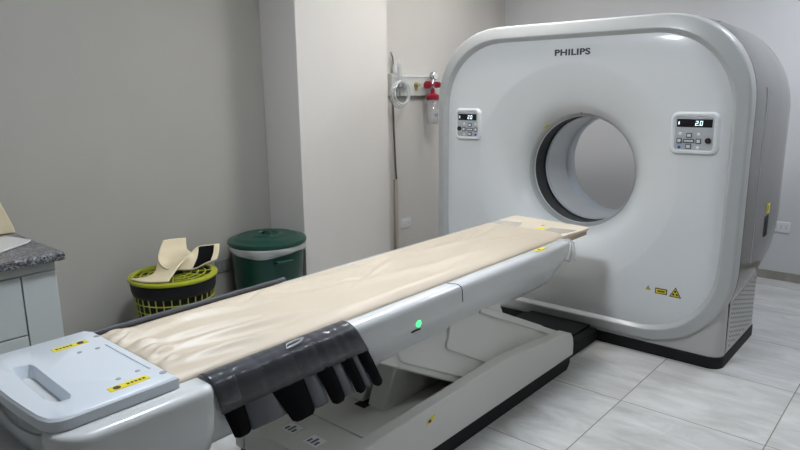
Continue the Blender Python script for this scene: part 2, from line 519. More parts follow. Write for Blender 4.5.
# control panels
def control(x0, x1, z0, z1, mirror):
    P = thing_part = None
    fr = MB()
    W = x1 - x0; H = z1 - z0; cx = (x0 + x1) / 2; cz = (z0 + z1) / 2
    def ring(dx, y, r=.035):
        pts = [(cx + p[0], y, cz + p[1]) for p in [(a[0], a[1]) for a in rr2(-W / 2 + dx, W / 2 - dx, -H / 2 + dx, H / 2 - dx, r, 0, 6)]]
        return pts
    fr.loft([ring(-.006, .004, .04), ring(0, -.012, .036), ring(.006, -.02, .032), ring(.016, -.02, .026), ring(.020, -.014, .022)], True, False, True)
    f = fr.build('control_panel', m_panel, G, angle=40)
    yb = -.0145
    box('keypad', m_keypad, f, x0 + .0215, x1 - .0215, yb - .0002, -.008, z0 + .0215, z1 - .0215, bevel=.003)
    dx0, dx1 = x0 + .03, x1 - .03
    d = box('display', m_gloss, f, dx0, dx1, yb - .002, yb, z1 - .075, z1 - .033, bevel=.002)
    yd = yb - .0028
    segs = {'2': 'abged', '0': 'abcdef', '1': 'bc'}
    def digit(ch, x, z, w, h):
        g = MB(); t = .0032
        sl = .10
        P = {'a': (x, x + w, z + h - t, z + h), 'g': (x, x + w, z + h / 2 - t / 2, z + h / 2 + t / 2), 'd': (x, x + w, z, z + t),
             'b': (x + w - t, x + w, z + h / 2, z + h), 'c': (x + w - t, x + w, z, z + h / 2), 'f': (x, x + t, z + h / 2, z + h), 'e': (x, x + t, z, z + h / 2)}
        for s_ in segs[ch]:
            a_, b_, c_, d_ = P[s_]
            g.face([(a_ + sl * (c_ - z), yd, c_), (b_ + sl * (c_ - z), yd, c_), (b_ + sl * (d_ - z), yd, d_), (a_ + sl * (d_ - z), yd, d_)])
        g.build('display_digit', m_digit, d)
    zz = z1 - .066
    digit('2', cx + .004, zz, .013, .024)
    digit('0', cx + .026, zz, .013, .024)
    MB().face([(cx + .0195, yd, zz), (cx + .0225, yd, zz), (cx + .0225, yd, zz + .003), (cx + .0195, yd, zz + .003)]).build('decimal_point', m_digit, d)
    MB().face([(dx0 + .008, yd, zz + .006), (dx0 + .012, yd, zz + .002), (dx0 + .015, yd, zz + .012), (dx0 + .012, yd, zz + .022), (dx0 + .008, yd, zz + .018)]).build('display_symbol', m_digit, d)
    s = -1 if mirror else 1
    px = cx - s * .022; pz = z0 + .068
    def btn(name, m, x, z, w, h, face=None):
        b = box(name, m, f, x - w / 2, x + w / 2, yb - .005, yb, z - h / 2, z + h / 2, bevel=.003)
        if face: box('button_face', face, b, x - w / 2 + .006, x + w / 2 - .006, yb - .0056, yb - .005, z - h / 2 + .006, z + h / 2 - .006)
    btn('arrow_button', m_btn, px, pz + .029, .030, .026, m_btnw)
    btn('arrow_button', m_btn, px, pz - .029, .030, .026, m_btnw)
    btn('arrow_button', m_btn, px - .048, pz, .028, .028, m_btnw)
    btn('arrow_button', m_btn, px + .048, pz, .028, .028, m_btnw)
    btn('centre_button', m_btn, px, pz, .056, .020, m_btnw)
    for ax, az, m in ((-.046, .036, m_btnw), (.046, .036, m_btnw), (s * .046, -.034, m_btnw), (-s * .046, -.034, m_blue)):
        MB().lathe([(.0078, 0), (.0078, -.004), (.006, -.005)], (px + ax, yb, pz + az), 'y', 16, False, True).build('round_button', m, f)
    kx = (x1 - .045) if not mirror else (x0 + .04)
    kn = MB().lathe([(.0145, 0), (.0145, -.008), (.012, -.010)], (kx, yb, pz + .004), 'y', 20, False, True).build('stop_knob', m_dark, f)
    MB().lathe([(.006, 0), (.005, -.002)], (kx, yb - .010, pz + .004), 'y', 14, False, True).build('knob_centre', m_maroon, kn)
control(.596, .832, 1.158, 1.372, False)
control(-.822, -.618, 1.176, 1.378, True)
# little dot on the throat top and sticker on the throat
MB().lathe([(.353, .182), (.3545, .178), (.352, .1745), (.347, .178), (.341, .192), (.337, .205), (.336, .214)], (0, 0, ZC), 'y', 96).build('throat_ring', m_bezel, G)
an = math.radians(131)
th = MB()
def TP(a, r, y): return (r * math.cos(a), y, ZC + r * math.sin(a))
th.extrude([TP(an - .05, .3555, .155), TP(an + .05, .3555, .155), TP(an + .05, .3475, .172), TP(an - .05, .3475, .172)], (0, -.002, 0))
th.build('throat_sticker', m_yel, G)
MB().lathe([(.004, 0), (.004, -.003)], (0.0, .168, ZC + .356), 'y', 10, False, True).build('laser_window', m_dark, G)

# ------------------------------------------------------------------ dark floor channel between table and gantry
box('table_dock_plate', m_black, G, -.25, .25, -.46, -.004, 0.0, .075, bevel=.006)
box('dock_step', m_black, G, -.20, .20, -.44, -.004, .075, .092, bevel=.004)

# ------------------------------------------------------------------ scanner table
T = thing('scanner_table', 'long white motorised scanner table on a pedestal, pointing into the round bore', 'scanner table', (0, -1.5, 0))
# pedestal tray
sidez = [(-.475, .03), (-.475, .15), (-.482, .185), (-.505, .215), (-.55, .232), (-.65, .243), (-.80, .256), (-.96, .275), (-1.10, .287), (-1.25, .290), (-1.5, .283), (-2.14, .268), (-2.18, .258), (-2.195, .235), (-2.2, .20), (-2.2, .03)]
for s in (1, -1):
    x0 = .262 * s; x1 = .322 * s
    b = MB().extrude([(x0, y, z + (.055 if z == .03 else 0)) for y, z in sidez], (x1 - x0, 0, 0))
    b.build('pedestal_side', m_tbase, T, bevel=.006, seg=3)
box('pedestal_deck', m_tbase, T, -.264, .264, -2.195, -.50, .085, .20, bevel=.004)
box('deck_hatch', m_tbase, T, -.245, .25, -1.965, -1.05, .198, .206, bevel=.003)
pb = MB().extrude([(-.30, y, z) for y, z in ((-.505, 0), (-.475, .03), (-.475, .088), (-2.19, .088), (-2.19, 0))], (.605, 0, 0))
pb.build('pedestal_plinth', m_black, T, bevel=.004)
MB().lathe([(.006, 0), (.006, .002)], (.305, -.70, .05), 'x', 12, False, True).build('plinth_screw', m_dark, T)
# stickers
def sticker(pts, m, name, vec, parent=T):
    return MB().extrude(pts, vec).build(name, m, parent)
a = sticker([(.323, -1.745, .208), (.323, -1.695, .222), (.323, -1.695, .240), (.323, -1.745, .227)], m_yel, 'pedestal_sticker', (.001, 0, 0))
MB().box(.324, .3246, -1.738, -1.720, .216, .228).build('sticker_mark', m_ink, a)
for x, y in ((-.12, -2.09), (.02, -2.095)):
    a = box('spec_label', m_btnw, T, x, x + .075, y - .03, y + .03, .2, .2012)
    for k in range(3): box('label_mark', m_btn, a, x + .01 + .02 * k, x + .022 + .02 * k, y - .02, y + (.02 if k % 2 else .005), .2012, .2018)
# column post of the lift
post = MB()
for_y = lambda z: 0
pA = [(-1.86, .20), (-1.62, .20), (-1.42, .32), (-1.30, .52), (-1.62, .52), (-1.74, .36)]
for xa, xb in ((.014, .115), (-.115, -.014)):
    post = MB()
    post.extrude([(xa, y, z) for y, z in ((-1.765, .20), (-1.42, .20), (-1.15, .40), (-1.25, .52), (-1.64, .52))], (xb - xa, 0, 0))
    post.build('lift_post', m_tbase, T, bevel=.008)
MB().lathe([(.005, 0), (.005, .002)], (.115, -1.5, .40), 'x', 10, False, True).build('post_screw', m_dark, T)
box('post_slot', m_dark, T, -.03, .030, -1.80, -1.72, .2065, .2072)
# lift arm covers: three telescoping shells
def arm(name, x, pts, thick):
    return MB().extrude([(-x, y, z) for y, z in pts], (2 * x, 0, 0)).build(name, m_tbase, T, bevel=.008, seg=3)
arm('lift_cover', .250, [(-1.99, .56), (-1.94, .52), (-1.40, .228), (-1.0, .207), (-.9, .3), (-1.45, .60)], 0)
arm('lift_cover', .258, [(-1.86, .60), (-1.83, .50), (-1.815, .482), (-1.79, .465), (-1.34, .232), (-.9, .21), (-.7, .3), (-1.35, .60)], 0)
arm('lift_cover', .266, [(-1.52, .60), (-1.53, .50), (-1.545, .468), (-1.535, .445), (-1.51, .43), (-1.16, .236), (-1.0, .21), (-.56, .20), (-.56, .215), (-1.10, .475), (-1.17, .60)], 0)
fl = MB().extrude([(-.274, y, z) for y, z in ((-1.30, .57), (-.548, .226), (-.545, .205), (-.56, .20), (-.575, .205), (-1.31, .545))], (.548, 0, 0))
fl.build('lift_cover_lid', m_tbase, T, bevel=.004)

# long body under the tabletop
half = [(0, .728), (.20, .728), (.245, .728), (.258, .7305), (.275, .7305), (.289, .728), (.299, .722), (.3055, .712), (.308, .698), (.3085, .655), (.306, .630), (.298, .606), (.280, .572), (.262, .540), (.247, .514), (.228, .502), (.0, .497)]
def section(y, sx=1.0, bot=0.0, top=0.0, prof=half):
    """bot in 0..1 pulls the underside up"""
    pts = []
    for x, z in prof:
        pts.append((x * sx, y, .735 - (.735 - z) * (1 - bot) - top))
    return pts + [(-p[0], p[1], p[2]) for p in reversed(pts[1:-1])]
body = MB().loft([section(-2.66), section(-1.4915)] , True, True, True)
body.build('table_body', m_tbody, T, angle=28)
body = MB().loft([section(-1.4915), section(-.80), section(-.68, 1, .02), section(-.62, 1, .10), section(-.57, .995, .24), section(-.54, .985, .38, .002), section(-.525, .965, .5, .006), section(-.52, .93, .6, .02)], True, True, True)
body.build('table_body_nose', m_tbody, T, angle=28)
MB().tube([(.256, -1.530, .7305), (.272, -1.528, .7308), (.284, -1.515, .7292), (.296, -1.503, .7245), (.304, -1.497, .7155), (.3080, -1.494, .700), (.3085, -1.492, .66), (.3080, -1.491, .652)], .0020, 6).build('body_seam', m_dark, T)
# clear flap at the nose
MB().loft([[(.24, -.60, .7325), (.24, -.515, .733)], [(.285, -.56, .732), (.285, -.505, .731)], [(.306, -.525, .715), (.309, -.495, .712)], [(.300, -.515, .66), (.316, -.49, .655)], [(.285, -.51, .605), (.318, -.49, .61)]], False).build('clear_edge_flap', m_tube, T, solid=.002)
# status light
MB().lathe([(.0135, 0), (.013, .004), (.008, .007)], (.3065, -1.775, .640), 'x', 20, False, True).build('status_light', m_led, T)
box('status_mark', m_dark, T, .300, .3065, -1.81, -1.76, .6125, .6155)
# yellow label on the rail near the gantry
a = box('rail_sticker', m_yel, T, .262, .288, -.84, -.75, .7290, .7315)
box('sticker_mark', m_ink, a, .268, .279, -.815, -.80, .7315, .7322)

# head end cover
hh = [(0, .732), (.25, .732), (.300, .7315), (.318, .7295), (.328, .722), (.3325, .710), (.334, .66), (.329, .60), (.31, .54), (.275, .51), (.22, .50), (0, .495)]
def hsec(y, sx, bot, top): return section(y, sx, bot, top, hh)
MB().loft([hsec(-2.668, .93, 0, .003), hsec(-2.675, .94, 0, .001), hsec(-2.985, .94, 0, .001), hsec(-2.992, .93, .01, .003), hsec(-2.996, .91, .02, .008)], True, True, True).build('head_cover', m_tbody, T, angle=35)

for s_ in (1, -1):
    pl_ = [(.17, -2.664), (.318, -2.664), (.330, -2.674), (.334, -2.70), (.334, -2.985), (.330, -3.008), (.316, -3.032), (.290, -3.054), (.262, -3.066), (.238, -3.070), (.218, -3.064), (.206, -3.050), (.198, -3.02), (.17, -2.98)]
    def pod(z, sx, sy=1.0):
        return [(s_ * (.17 + (x - .17) * sx), -2.86 + (y + 2.86) * sy, z) for x, y in pl_]
    cc = MB()
    cc.loft([pod(.497, .42, .90), pod(.510, .66, .93), pod(.54, .86, .96), pod(.60, .97, .99), pod(.66, 1.0), pod(.708, 1.0), pod(.719, .985, .995), pod(.727, .95, .985), pod(.7315, .87, .965)], True, True, True)
    cc.build('cover_side', m_tbody, T, angle=40)
# head plate (white service plate with a hand well)
ztop, zlow = .765, .733
def plate_outline(z, d=0.0):
    pts = []
    x = .272 - d
    pts += [(x, -2.735 - d, z), (-x, -2.735 - d, z)]
    n = 24
    for k in range(n + 1):
        t = k / n
        xx = -x * math.cos(PI * t)
        e = max(0.0, abs(xx) - (x - .045)) / .045
        yy = -3.062 - .016 * math.cos(xx / x * PI / 2) + d + .045 * (1 - math.sqrt(max(0, 1 - e * e)))
        pts.append((xx, yy, z))
    return pts
# top face with a hole for the well: build as ring of quads between hole and outline
well = [(-0.128, -3.012), (-0.14, -3.001), (-0.122, -2.964), (-0.111, -2.96), (0.165, -2.967), (0.176, -2.972), (0.17, -3.005), (0.138, -3.02), (-0.023, -3.017)]
def resample(poly, cx, cy, n=72):
    out = []
    for j in range(n):
        a = 2 * PI * j / n
        dx, dy = math.cos(a), math.sin(a)
        best = None
        for k in range(len(poly)):
            x1, y1 = poly[k][0] - cx, poly[k][1] - cy
            x2, y2 = poly[(k + 1) % len(poly)][0] - cx, poly[(k + 1) % len(poly)][1] - cy
            den = dx * (y2 - y1) - dy * (x2 - x1)
            if abs(den) < 1e-12: continue
            t = (x1 * (y2 - y1) - y1 * (x2 - x1)) / den
            u = (x1 * dy - y1 * dx) / den
            if t > 0 and -1e-6 <= u <= 1 + 1e-6 and (best is None or t < best): best = t
        out.append((cx + dx * best, cy + dy * best))
    return out
WCX, WCY = 0.014, -2.991
ow = [(p[0], p[1]) for p in plate_outline(0)]
O_ = resample(ow, WCX, WCY); 
O2 = resample([(p[0], p[1]) for p in plate_outline(0, .005)], WCX, WCY)
Wl = resample(well, WCX, WCY)
def zr(pts, z, s=1.0, sh=(0, 0)): return [(WCX + (p[0] - WCX) * s + sh[0], WCY + (p[1] - WCY) * s + sh[1], z) for p in pts]
hp = MB().loft([zr(O_, zlow), zr(O_, ztop - .006), zr(O2, ztop - .001), zr(O2, ztop, .995), zr(Wl, ztop, 1.02), zr(Wl, ztop - .002), zr(Wl, ztop - .036, .90, (0, -.003)), zr(Wl, ztop - .042, .82, (0, -.003))], True, False, True)
hp.build('head_plate', m_white, T, angle=40)
# shallow raised field on the plate
box('plate_ridge', m_white, T, -.100, .165, -2.764, -2.757, ztop - .001, ztop + .0022, bevel=.0015, seg=2)
# screws
for x, y, r in ((-.100, -2.838, .009), (-.090, -2.790, .009), (.162, -2.847, .009), (.154, -2.790, .009), (-.190, -2.748, .012), (.217, -2.750, .013)):
    zt = ztop
    MB().lathe([(r * .8, 0), (r * .72, .0012)], (x, y, zt), 'z', 20, False, True).build('plate_screw', m_sockg, T)
# yellow labels with illegible print
def plate_label(cx, cy, L, W_, ang, flip):
    ca, sa = math.cos(ang), math.sin(ang)
    def P(u, v, z): return (cx + u * ca - v * sa, cy + u * sa + v * ca, z)
    def quad(u0, u1, v0, v1, z, h): return MB().extrude([P(u0, v0, z), P(u1, v0, z), P(u1, v1, z), P(u0, v1, z)], (0, 0, h))
    z = ztop + .0002
    a = quad(-L / 2, L / 2, -W_ / 2, W_ / 2, z, .001).build('warning_label', m_yel, T)
    s = 1 if flip else -1
    MB().lathe([(.010, 0), (.010, .0006)], P(s * L * .30, 0, z + .001), 'z', 10, False, True).build('label_icon', m_ink, a)
    for k in range(5):
        u = -s * L * .38 + s * k * L * .10
        quad(u - .003, u + .004, -.004, .005, z + .001, .0006).build('label_print', m_ink, a)
plate_label(-.172, -2.836, .100, .026, PI / 2 , True)
plate_label(.212, -2.843, .105, .028, PI / 2, False)
# handle loop at the head
pts = []
for k in range(21):
    t = k / 20
    x = -.262 + .524 * t
    b = math.sin(PI * t) ** .35
    pts.append((x * .86, -3.034 - .050 * b, .728 - .062 * b))
hd = MB()
rows = []
for (x, y, z) in pts:
    rows.append([(x, y + .030, z + .004), (x, y + .027, z + .009), (x, y + .020, z + .008), (x, y + .002, z - .022), (x, y, z - .030), (x, y + .006, z - .030)])
hd.loft(rows, True, True, True).build('handle', m_white, T)
lowp = []
for k in range(21):
    t = k / 20
    x = -.34 + .68 * t
    b = math.sin(PI * t) ** .3
    lowp.append((x, -3.02 - .12 * b))
MB().loft([[(x, y, .60) for x, y in lowp], [(x, y, .655) for x, y in lowp], [(x * .97, y * .5 - 1.5 - .01, .66) for x, y in lowp]], False).build('bumper_skirt', m_tbody, T, solid=.004)

# left side dark strip and right vinyl cover are things lying on the table
# tabletop: cream pad (wrinkled vinyl) ------------------------------------------------
def fold(y, x):
    z = 0.0
    # long diagonal creases near the head
    for (x0, y0, x1, y1, h, w_) in PADF:
        dx, dy = x1 - x0, y1 - y0
        L2 = dx * dx + dy * dy
        t = max(0, min(1, ((x - x0) * dx + (y - y0) * dy) / L2))
        d = math.hypot(x - x0 - t * dx, y - y0 - t * dy)
        z += h * math.exp(-(d / w_) ** 2) * math.sin(PI * min(1, max(.08, t)) * .9 + .2)
    return z
rnd = random.Random(7)
PADF = [(-.18, -2.70, -.05, -2.10, .012, .022), (-.02, -2.70, .05, -2.25, .013, .02), (.05, -2.71, .16, -2.15, .014, .024), (-.10, -2.71, -.12, -2.5, .010, .015),
        (.16, -2.71, .20, -2.35, .012, .02), (.20, -2.5, .21, -1.2, .006, .025), (-.2, -2.3, -.1, -1.6, .006, .03), (.0, -2.0, .1, -1.4, .006, .035), (.1, -1.5, .12, -.9, .005, .03),
        (-.1, -1.3, .0, -.7, .006, .03)]
for k in range(22):
    x0 = rnd.uniform(-.2, .18); y0 = rnd.uniform(-2.6, -.7); L = rnd.uniform(.12, .4)
    PADF.append((x0, y0, x0 + rnd.uniform(-.12, .16), y0 + L, rnd.uniform(-.007, .008), rnd.uniform(.010, .022)))
for k in range(7):
    x0 = -.22 + .06 * k
    PADF.append((x0, -2.715, x0 + rnd.uniform(-.02, .03), -2.64, .010, .011))
nx, ny = 60, 330
pd = MB()
rows = []
for j in range(ny + 1):
    y = -2.738 + j * (2.738 - .50) / ny
    row = [(-.25, y, .728)]
    for i in range(nx + 1):
        u = -1 + 2 * i / nx
        x = u * .25
        z = .752 + .004 * (1 - u * u) - .018 * abs(u) ** 14
        z += .0025 * noise.noise(Vector((x * 7, y * 2.2, 1.3))) + .0012 * noise.noise(Vector((x * 22, y * 9, 4)))
        z += fold(y, x) * (1 - abs(u) ** 8) * 1.8
        if j == 0: z = .735
        row.append((x, y, z))
    row.append((.25, y, .728))
    rows.append(row)
pd.loft(rows, False)
pd = pd.build('table_pad', m_pad, None, angle=180, loc=(0, -1.5, .735))
tag(pd, 'long wrinkled cream vinyl pad covering the top of the scanner table', 'table pad')
# cream board end that reaches into the bore
bd = MB().extrude([(-.252, -.503, .724), (-.252, -.17, .724), (-.235, -.155, .724), (.235, -.205, .724), (.262, -.225, .724), (.262, -.28, .724), (.25, -.503, .724)], (0, 0, .016))
bd = bd.build('tabletop_board', m_board, T, bevel=.003)
box('tabletop_slide', m_boardedge, T, -.245, .256, -.56, -.235, .700, .7245, bevel=.003)
# corner cloth flap and coloured marks on the board
a = MB().extrude([(.03, -.50, .7405), (.06, -.36, .7405), (.085, -.37, .7405), (.06, -.50, .7405)], (0, 0, .0008)).build('board_sticker', m_yel, T)
MB().lathe([(.009, 0), (.009, .0008)], (.047, -.455, .7412), 'z', 10, False, True).build('sticker_mark', m_ink, a)
MB().lathe([(.010, 0), (.010, .0012)], (.035, -.33, .7402), 'z', 10, False, True).build('marker_dot', m_red, T)
ps = MB()
ps.extrude([(-.245, -.46, .7402), (-.245, -.36, .7402), (-.10, -.33, .7402), (-.08, -.38, .7402), (-.05, -.50, .7402)], (0, 0, .0016)).build('clear_pocket', mat('grey clear film', (.5, .47, .42), .25), T)
ps = MB()
ps.extrude([(.10, -.46, .7402), (.10, -.36, .7402), (.24, -.33, .7402), (.24, -.38, .7402), (.20, -.48, .7402)], (0, 0, .0016)).build('clear_pocket', bpy.data.materials['grey clear film'], T)

# dark strip along the far side of the pad
ls = MB()
rows = []
for j in range(60):
    y = -2.755 + j * (2.755 - 1.95) / 59
    e = .0015 * math.sin(j * .7)
    rows.append([(-.2525 + e, y, .7435), (-.257 + e, y, .753), (-.268 + e, y, .7545), (-.298, y, .742), (-.316, y, .72), (-.320, y, .64)])
ls.loft(rows, False)
a = ls.build('edge_flap', m_vinyl2, None, solid=.003, loc=(-.29, -2.2, .75), angle=50)
tag(a, 'dark grey vinyl flap draped along the far edge of the scanner table', 'vinyl flap')
box('flap_clip', m_black, a, -.262, -.235, -2.775, -2.742, .748, .762, bevel=.002)

# draped vinyl cover with black straps, near side
V = thing('strapped_vinyl_cover', 'smoky grey vinyl cover with black straps draped over the near edge of the table', 'vinyl cover', (.29, -2.35, .74))
vy0, vy1 = -2.668, -2.125
DX = -.018                     # the rail is slimmer than the head cover
def shy(z, y):
    """the cover hangs askew: lower points sit nearer the scanner"""
    k = .35 + .65 * (y - vy0) / (vy1 - vy0)
    return y + (.745 - z) * .55 * k
PROF = [(.2535, .7390), (.262, .7425), (.285, .7430), (.296, .7400), (.311, .7300), (.3185, .715), (.3215, .68), (.3245, .634)]
rows = []
for j in range(64):
    t = j / 63
    y = vy0 + (vy1 - vy0) * t
    e = .0012 * math.sin(j * .55) + .0010 * math.sin(j * 1.3)
    rows.append([(x + (e if k > 2 else 0), shy(z, y), z + (e if k == 2 else 0)) for k, (x, z) in enumerate(PROF)])
MB().loft(rows, False).build('vinyl_sheet', m_vinyl, V, solid=.0016, angle=60)
def xof(z):
    P = [(.3195, .715), (.3205, .68), (.3225, .64), (.3225, .60), (.3215, .56), (.319, .52), (.316, .47)]
    for (x0, z0), (x1, z1) in zip(P, P[1:]):
        if z >= z1: return x0 + (x1 - x0) * min(1, (z0 - z) / (z0 - z1))
    return P[-1][0]
def strap(y0, y1, zb, m, name, off=.0, r=.012, zt=.6365, nar=0.0):
    # hanging tongue with rounded lower corners; y is measured at hem height z = .635
    n = 12
    rows = []
    for k in range(n + 1):
        z = zt - (zt - zb) * k / n
        d = z - zb
        inset = r - math.sqrt(max(0, r * r - (r - d) ** 2)) if d < r else 0
        kk = .35 + .65 * ((y0 + y1) / 2 - vy0) / (vy1 - vy0 + .06)
        sh = (.635 - z) * .55 * kk
        x = xof(z) + off - .002
        rows.append([(x, y0 + sh + inset + nar * k / n, z), (x + .0025, (y0 + y1) / 2 + sh, z), (x, y1 + sh - inset, z)])
    MB().loft(rows, False).build(name, m, V, solid=.003, angle=60)
def top_strap(y0, y1):
    P = [(.256, .7370), (.262, .7400), (.285, .7405), (.295, .7375), (.3085, .7285), (.3155, .715), (.3185, .68), (.3203, .655)]
    def unsh(y):                                   # hem y back to the top edge
        lo, hi = vy0 - .2, vy1 + .1
        for _ in range(30):
            m_ = (lo + hi) / 2
            if shy(.635, m_) < y: lo = m_
            else: hi = m_
        return lo
    a, b = unsh(y0), unsh(y1)
    MB().loft([[(x, shy(z, a), z) for x, z in P], [(x, shy(z, b), z) for x, z in P]], False).build('strap_band', m_strap, V, solid=.0014)
blk = [(-2.640, -2.572, .538, .012), (-2.475, -2.352, .496, .035), (-2.300, -2.232, .488, .012), (-2.194, -2.142, .484, .008), (-2.118, -2.066, .478, .008)]
for k, (y0, y1, zb, nar) in enumerate(blk):
    strap(y0, y1, zb, m_strap, 'strap', nar=nar)
    top_strap(y0, y1)
for y0, y1, zb in [(-2.576, -2.420, .540), (-2.356, -2.294, .508), (-2.236, -2.188, .498), (-2.146, -2.112, .492)]:
    strap(y0, y1, zb, m_vinyl2, 'grey_tongue', -.003, .003)
MB().tube([(.300, -2.395, .7415), (.304, -2.375, .7445), (.300, -2.335, .7475), (.290, -2.320, .7485), (.284, -2.345, .7485), (.288, -2.385, .7475)], .003, 8, loop=True).build('clear_buckle', m_tube, V)

# ------------------------------------------------------------------ bins by the left wall
bx_, by_ = -1.462, -1.135
B = thing('waste_bin', 'dark green round plastic bin with domed lid by the white pillar', 'bin', (bx_, by_, 0))
MB().lathe([(.0, .0), (.185, .0), (.192, .01), (.226, .555), (.236, .56), (.236, .575), (.222, .575), (.215, .56), (.18, .02), (0, .02)], (bx_, by_, 0), 'z', 56).build('bin_body', m_green, B)
MB().lathe([(.234, .574), (.243, .577), (.247, .588), (.244, .600), (.228, .607), (.218, .607), (.208, .612), (.182, .622), (.172, .620), (.10, .626), (.09, .633), (.07, .633), (.062, .625), (.0, .625)], (bx_, by_, 0), 'z', 56).build('bin_lid', m_green, B, angle=30)
hnd = [(bx_ - .045, by_, .625), (bx_ - .03, by_, .641), (bx_ + .03, by_, .641), (bx_ + .045, by_, .625)]
MB().tube(hnd, .007, 8).build('lid_handle', m_green, B)
rings = []
for zz, rr, amp in ((.576, .2405, .001), (.560, .242, .003), (.545, .240, .004), (.530, .236, .005)):
    rings.append([(bx_ + (rr + amp * math.sin(9 * a + zz * 40)) * math.cos(a), by_ + (rr + amp * math.sin(9 * a + zz * 40)) * math.sin(a), zz + (.012 * math.sin(3 * a + 1) if zz < .54 else 0)) for a in (2 * PI * k / 96 for k in range(96))])
bag = MB().loft(rings).build('bin_liner', m_bag, None, solid=.001, loc=(bx_, by_, .54))
tag(bag, 'crumpled clear liner bag folded over the green bin rim', 'bin bag')
for an in (-.25, PI - .25):
    ca, sa = math.cos(an), math.sin(an)
    def Q(r, t, z): return (bx_ + r * ca - t * sa, by_ + r * sa + t * ca, z)
    MB().tube([Q(.218, -.05, .49), Q(.262, -.05, .50), Q(.262, .05, .50), Q(.218, .05, .49)], .010, 8).build('side_handle', m_green, B)

kx_, ky_ = -1.405, -1.82
KB = thing('laundry_basket', 'lime green mesh basket with slotted lid and black liner, beside the green bin', 'basket', (kx_, ky_, 0))
H_ = .54
def kr(z): return .170 + .052 * z / H_
bm_ = MB()
for z in [.0, .01] + [.045 + .045 * k for k in range(10)]:
    r = kr(z)
    bm_.tube([(kx_ + r * math.cos(a), ky_ + r * math.sin(a), z + .004) for a in (2 * PI * k / 48 for k in range(48))], .0035, 6, loop=True)
for k in range(32):
    a = 2 * PI * k / 32
    bm_.tube([(kx_ + kr(z) * math.cos(a), ky_ + kr(z) * math.sin(a), z + .004) for z in (0, .25, .455)], .0034, 5)
bm_.build('mesh_wall', m_bask, KB)
MB().lathe([(0, .002), (.155, .002), (kr(.1) - .012, .1), (kr(.44) - .008, .44)], (kx_, ky_, 0), 'z', 48).build('black_liner', m_dark, KB)
MB().lathe([(kr(.44) + .002, .445), (kr(.47) + .006, .465), (kr(.50) + .006, .51), (.225, .523)], (kx_, ky_, 0), 'z', 48).build('liner_cuff', m_dark, KB, solid=.002)
MB().lathe([(.230, .520), (.236, .526), (.235, .535), (.226, .540), (.206, .540), (.201, .536), (.201, .526), (.22, .520)], (kx_, ky_, 0), 'z', 56).build('lid_rim', m_basklid, KB)
lid = MB()
for r in (.170, .132, .094, .056):
    lid.tube([(kx_ + r * math.cos(a), ky_ + r * math.sin(a), .535) for a in (2 * PI * k / 44 for k in range(44))], .0042, 6, loop=True)
for k in range(12):
    a = 2 * PI * k / 12
    lid.tube([(kx_ + .05 * math.cos(a), ky_ + .05 * math.sin(a), .535), (kx_ + .205 * math.cos(a), ky_ + .205 * math.sin(a), .535)], .0040, 6)
lid.build('lid_grid', m_basklid, KB)
MB().lathe([(0, .520), (.203, .520), (.203, .516), (0, .516)], (kx_, ky_, 0), 'z', 40).build('lid_lining', m_dark, KB)

# foam head holder on the basket: a folded cream sheet (U-shaped with two tall wings)
def fsheet(pts, m, name, parent, loc=None, solid=.007): 
    return MB().loft(pts, False).build(name, m, parent, solid=solid, loc=loc, angle=60)
FH = thing('head_holder', 'cream curved head holder cradle with black patch lying on the basket lid', 'head holder', (kx_, ky_, .545))
# local frame: u runs towards camera-left, v away
FO = Vector((kx_, ky_, .512))
def F(x, y, z): return (FO.x + x, FO.y + y, FO.z + z)

def zc(p): return (p[0], p[1], max(p[2] + .004, .547))
main = [[(-1.430,-2.051,0.544), (-1.320,-2.021,0.543), (-1.230,-1.947,0.545)],
 [(-1.410,-1.974,0.540), (-1.310,-1.959,0.547), (-1.270,-1.901,0.557)],
 [(-1.440,-1.906,0.549), (-1.360,-1.891,0.555), (-1.310,-1.841,0.586)],
 [(-1.470,-1.868,0.598), (-1.410,-1.844,0.575), (-1.360,-1.768,0.608)],
 [(-1.510,-1.844,0.620), (-1.470,-1.797,0.594), (-1.420,-1.695,0.616)],
 [(-1.540,-1.813,0.650), (-1.530,-1.748,0.630), (-1.510,-1.666,0.622)],
 [(-1.560,-1.780,0.687), (-1.560,-1.713,0.683), (-1.550,-1.644,0.678)]]
def refine(rows, k=5):
    """linear refinement of a control grid, smoothed afterwards"""
    g = [[Vector(zc(p)) for p in r] for r in rows]
    def cr(a, b, c, d, t):
        return 0.5 * ((2 * b) + (-a + c) * t + (2 * a - 5 * b + 4 * c - d) * t * t + (-a + 3 * b - 3 * c + d) * t ** 3)
    def line(pts):
        out = []
        n = len(pts)
        for i in range(n - 1):
            a = pts[max(i - 1, 0)]; b = pts[i]; c = pts[i + 1]; d = pts[min(i + 2, n - 1)]
            for j in range(k):
                out.append(cr(a, b, c, d, j / k))
        out.append(pts[-1])
        return out
    g = [line(r) for r in g]
    cols = [line([r[i] for r in g]) for i in range(len(g[0]))]
    return [[c[j] for c in cols] for j in range(len(cols[0]))]
MB().loft(refine(main), False).build('cradle_tongue', m_foam, FH, solid=.008, angle=180)
wing = [[(-1.330,-1.843,0.566), (-1.350,-1.767,0.614), (-1.430,-1.689,0.613)],
 [(-1.340,-1.779,0.550), (-1.370,-1.719,0.606), (-1.450,-1.644,0.630)],
 [(-1.340,-1.725,0.543), (-1.370,-1.664,0.600), (-1.430,-1.616,0.643)],
 [(-1.340,-1.661,0.558), (-1.370,-1.612,0.601), (-1.410,-1.577,0.644)],
 [(-1.330,-1.588,0.574), (-1.350,-1.559,0.611), (-1.390,-1.527,0.643)]]
wg = refine(wing)
wo = MB().loft(wg, False).build('cradle_wing', m_foam, FH, solid=.008, angle=180)
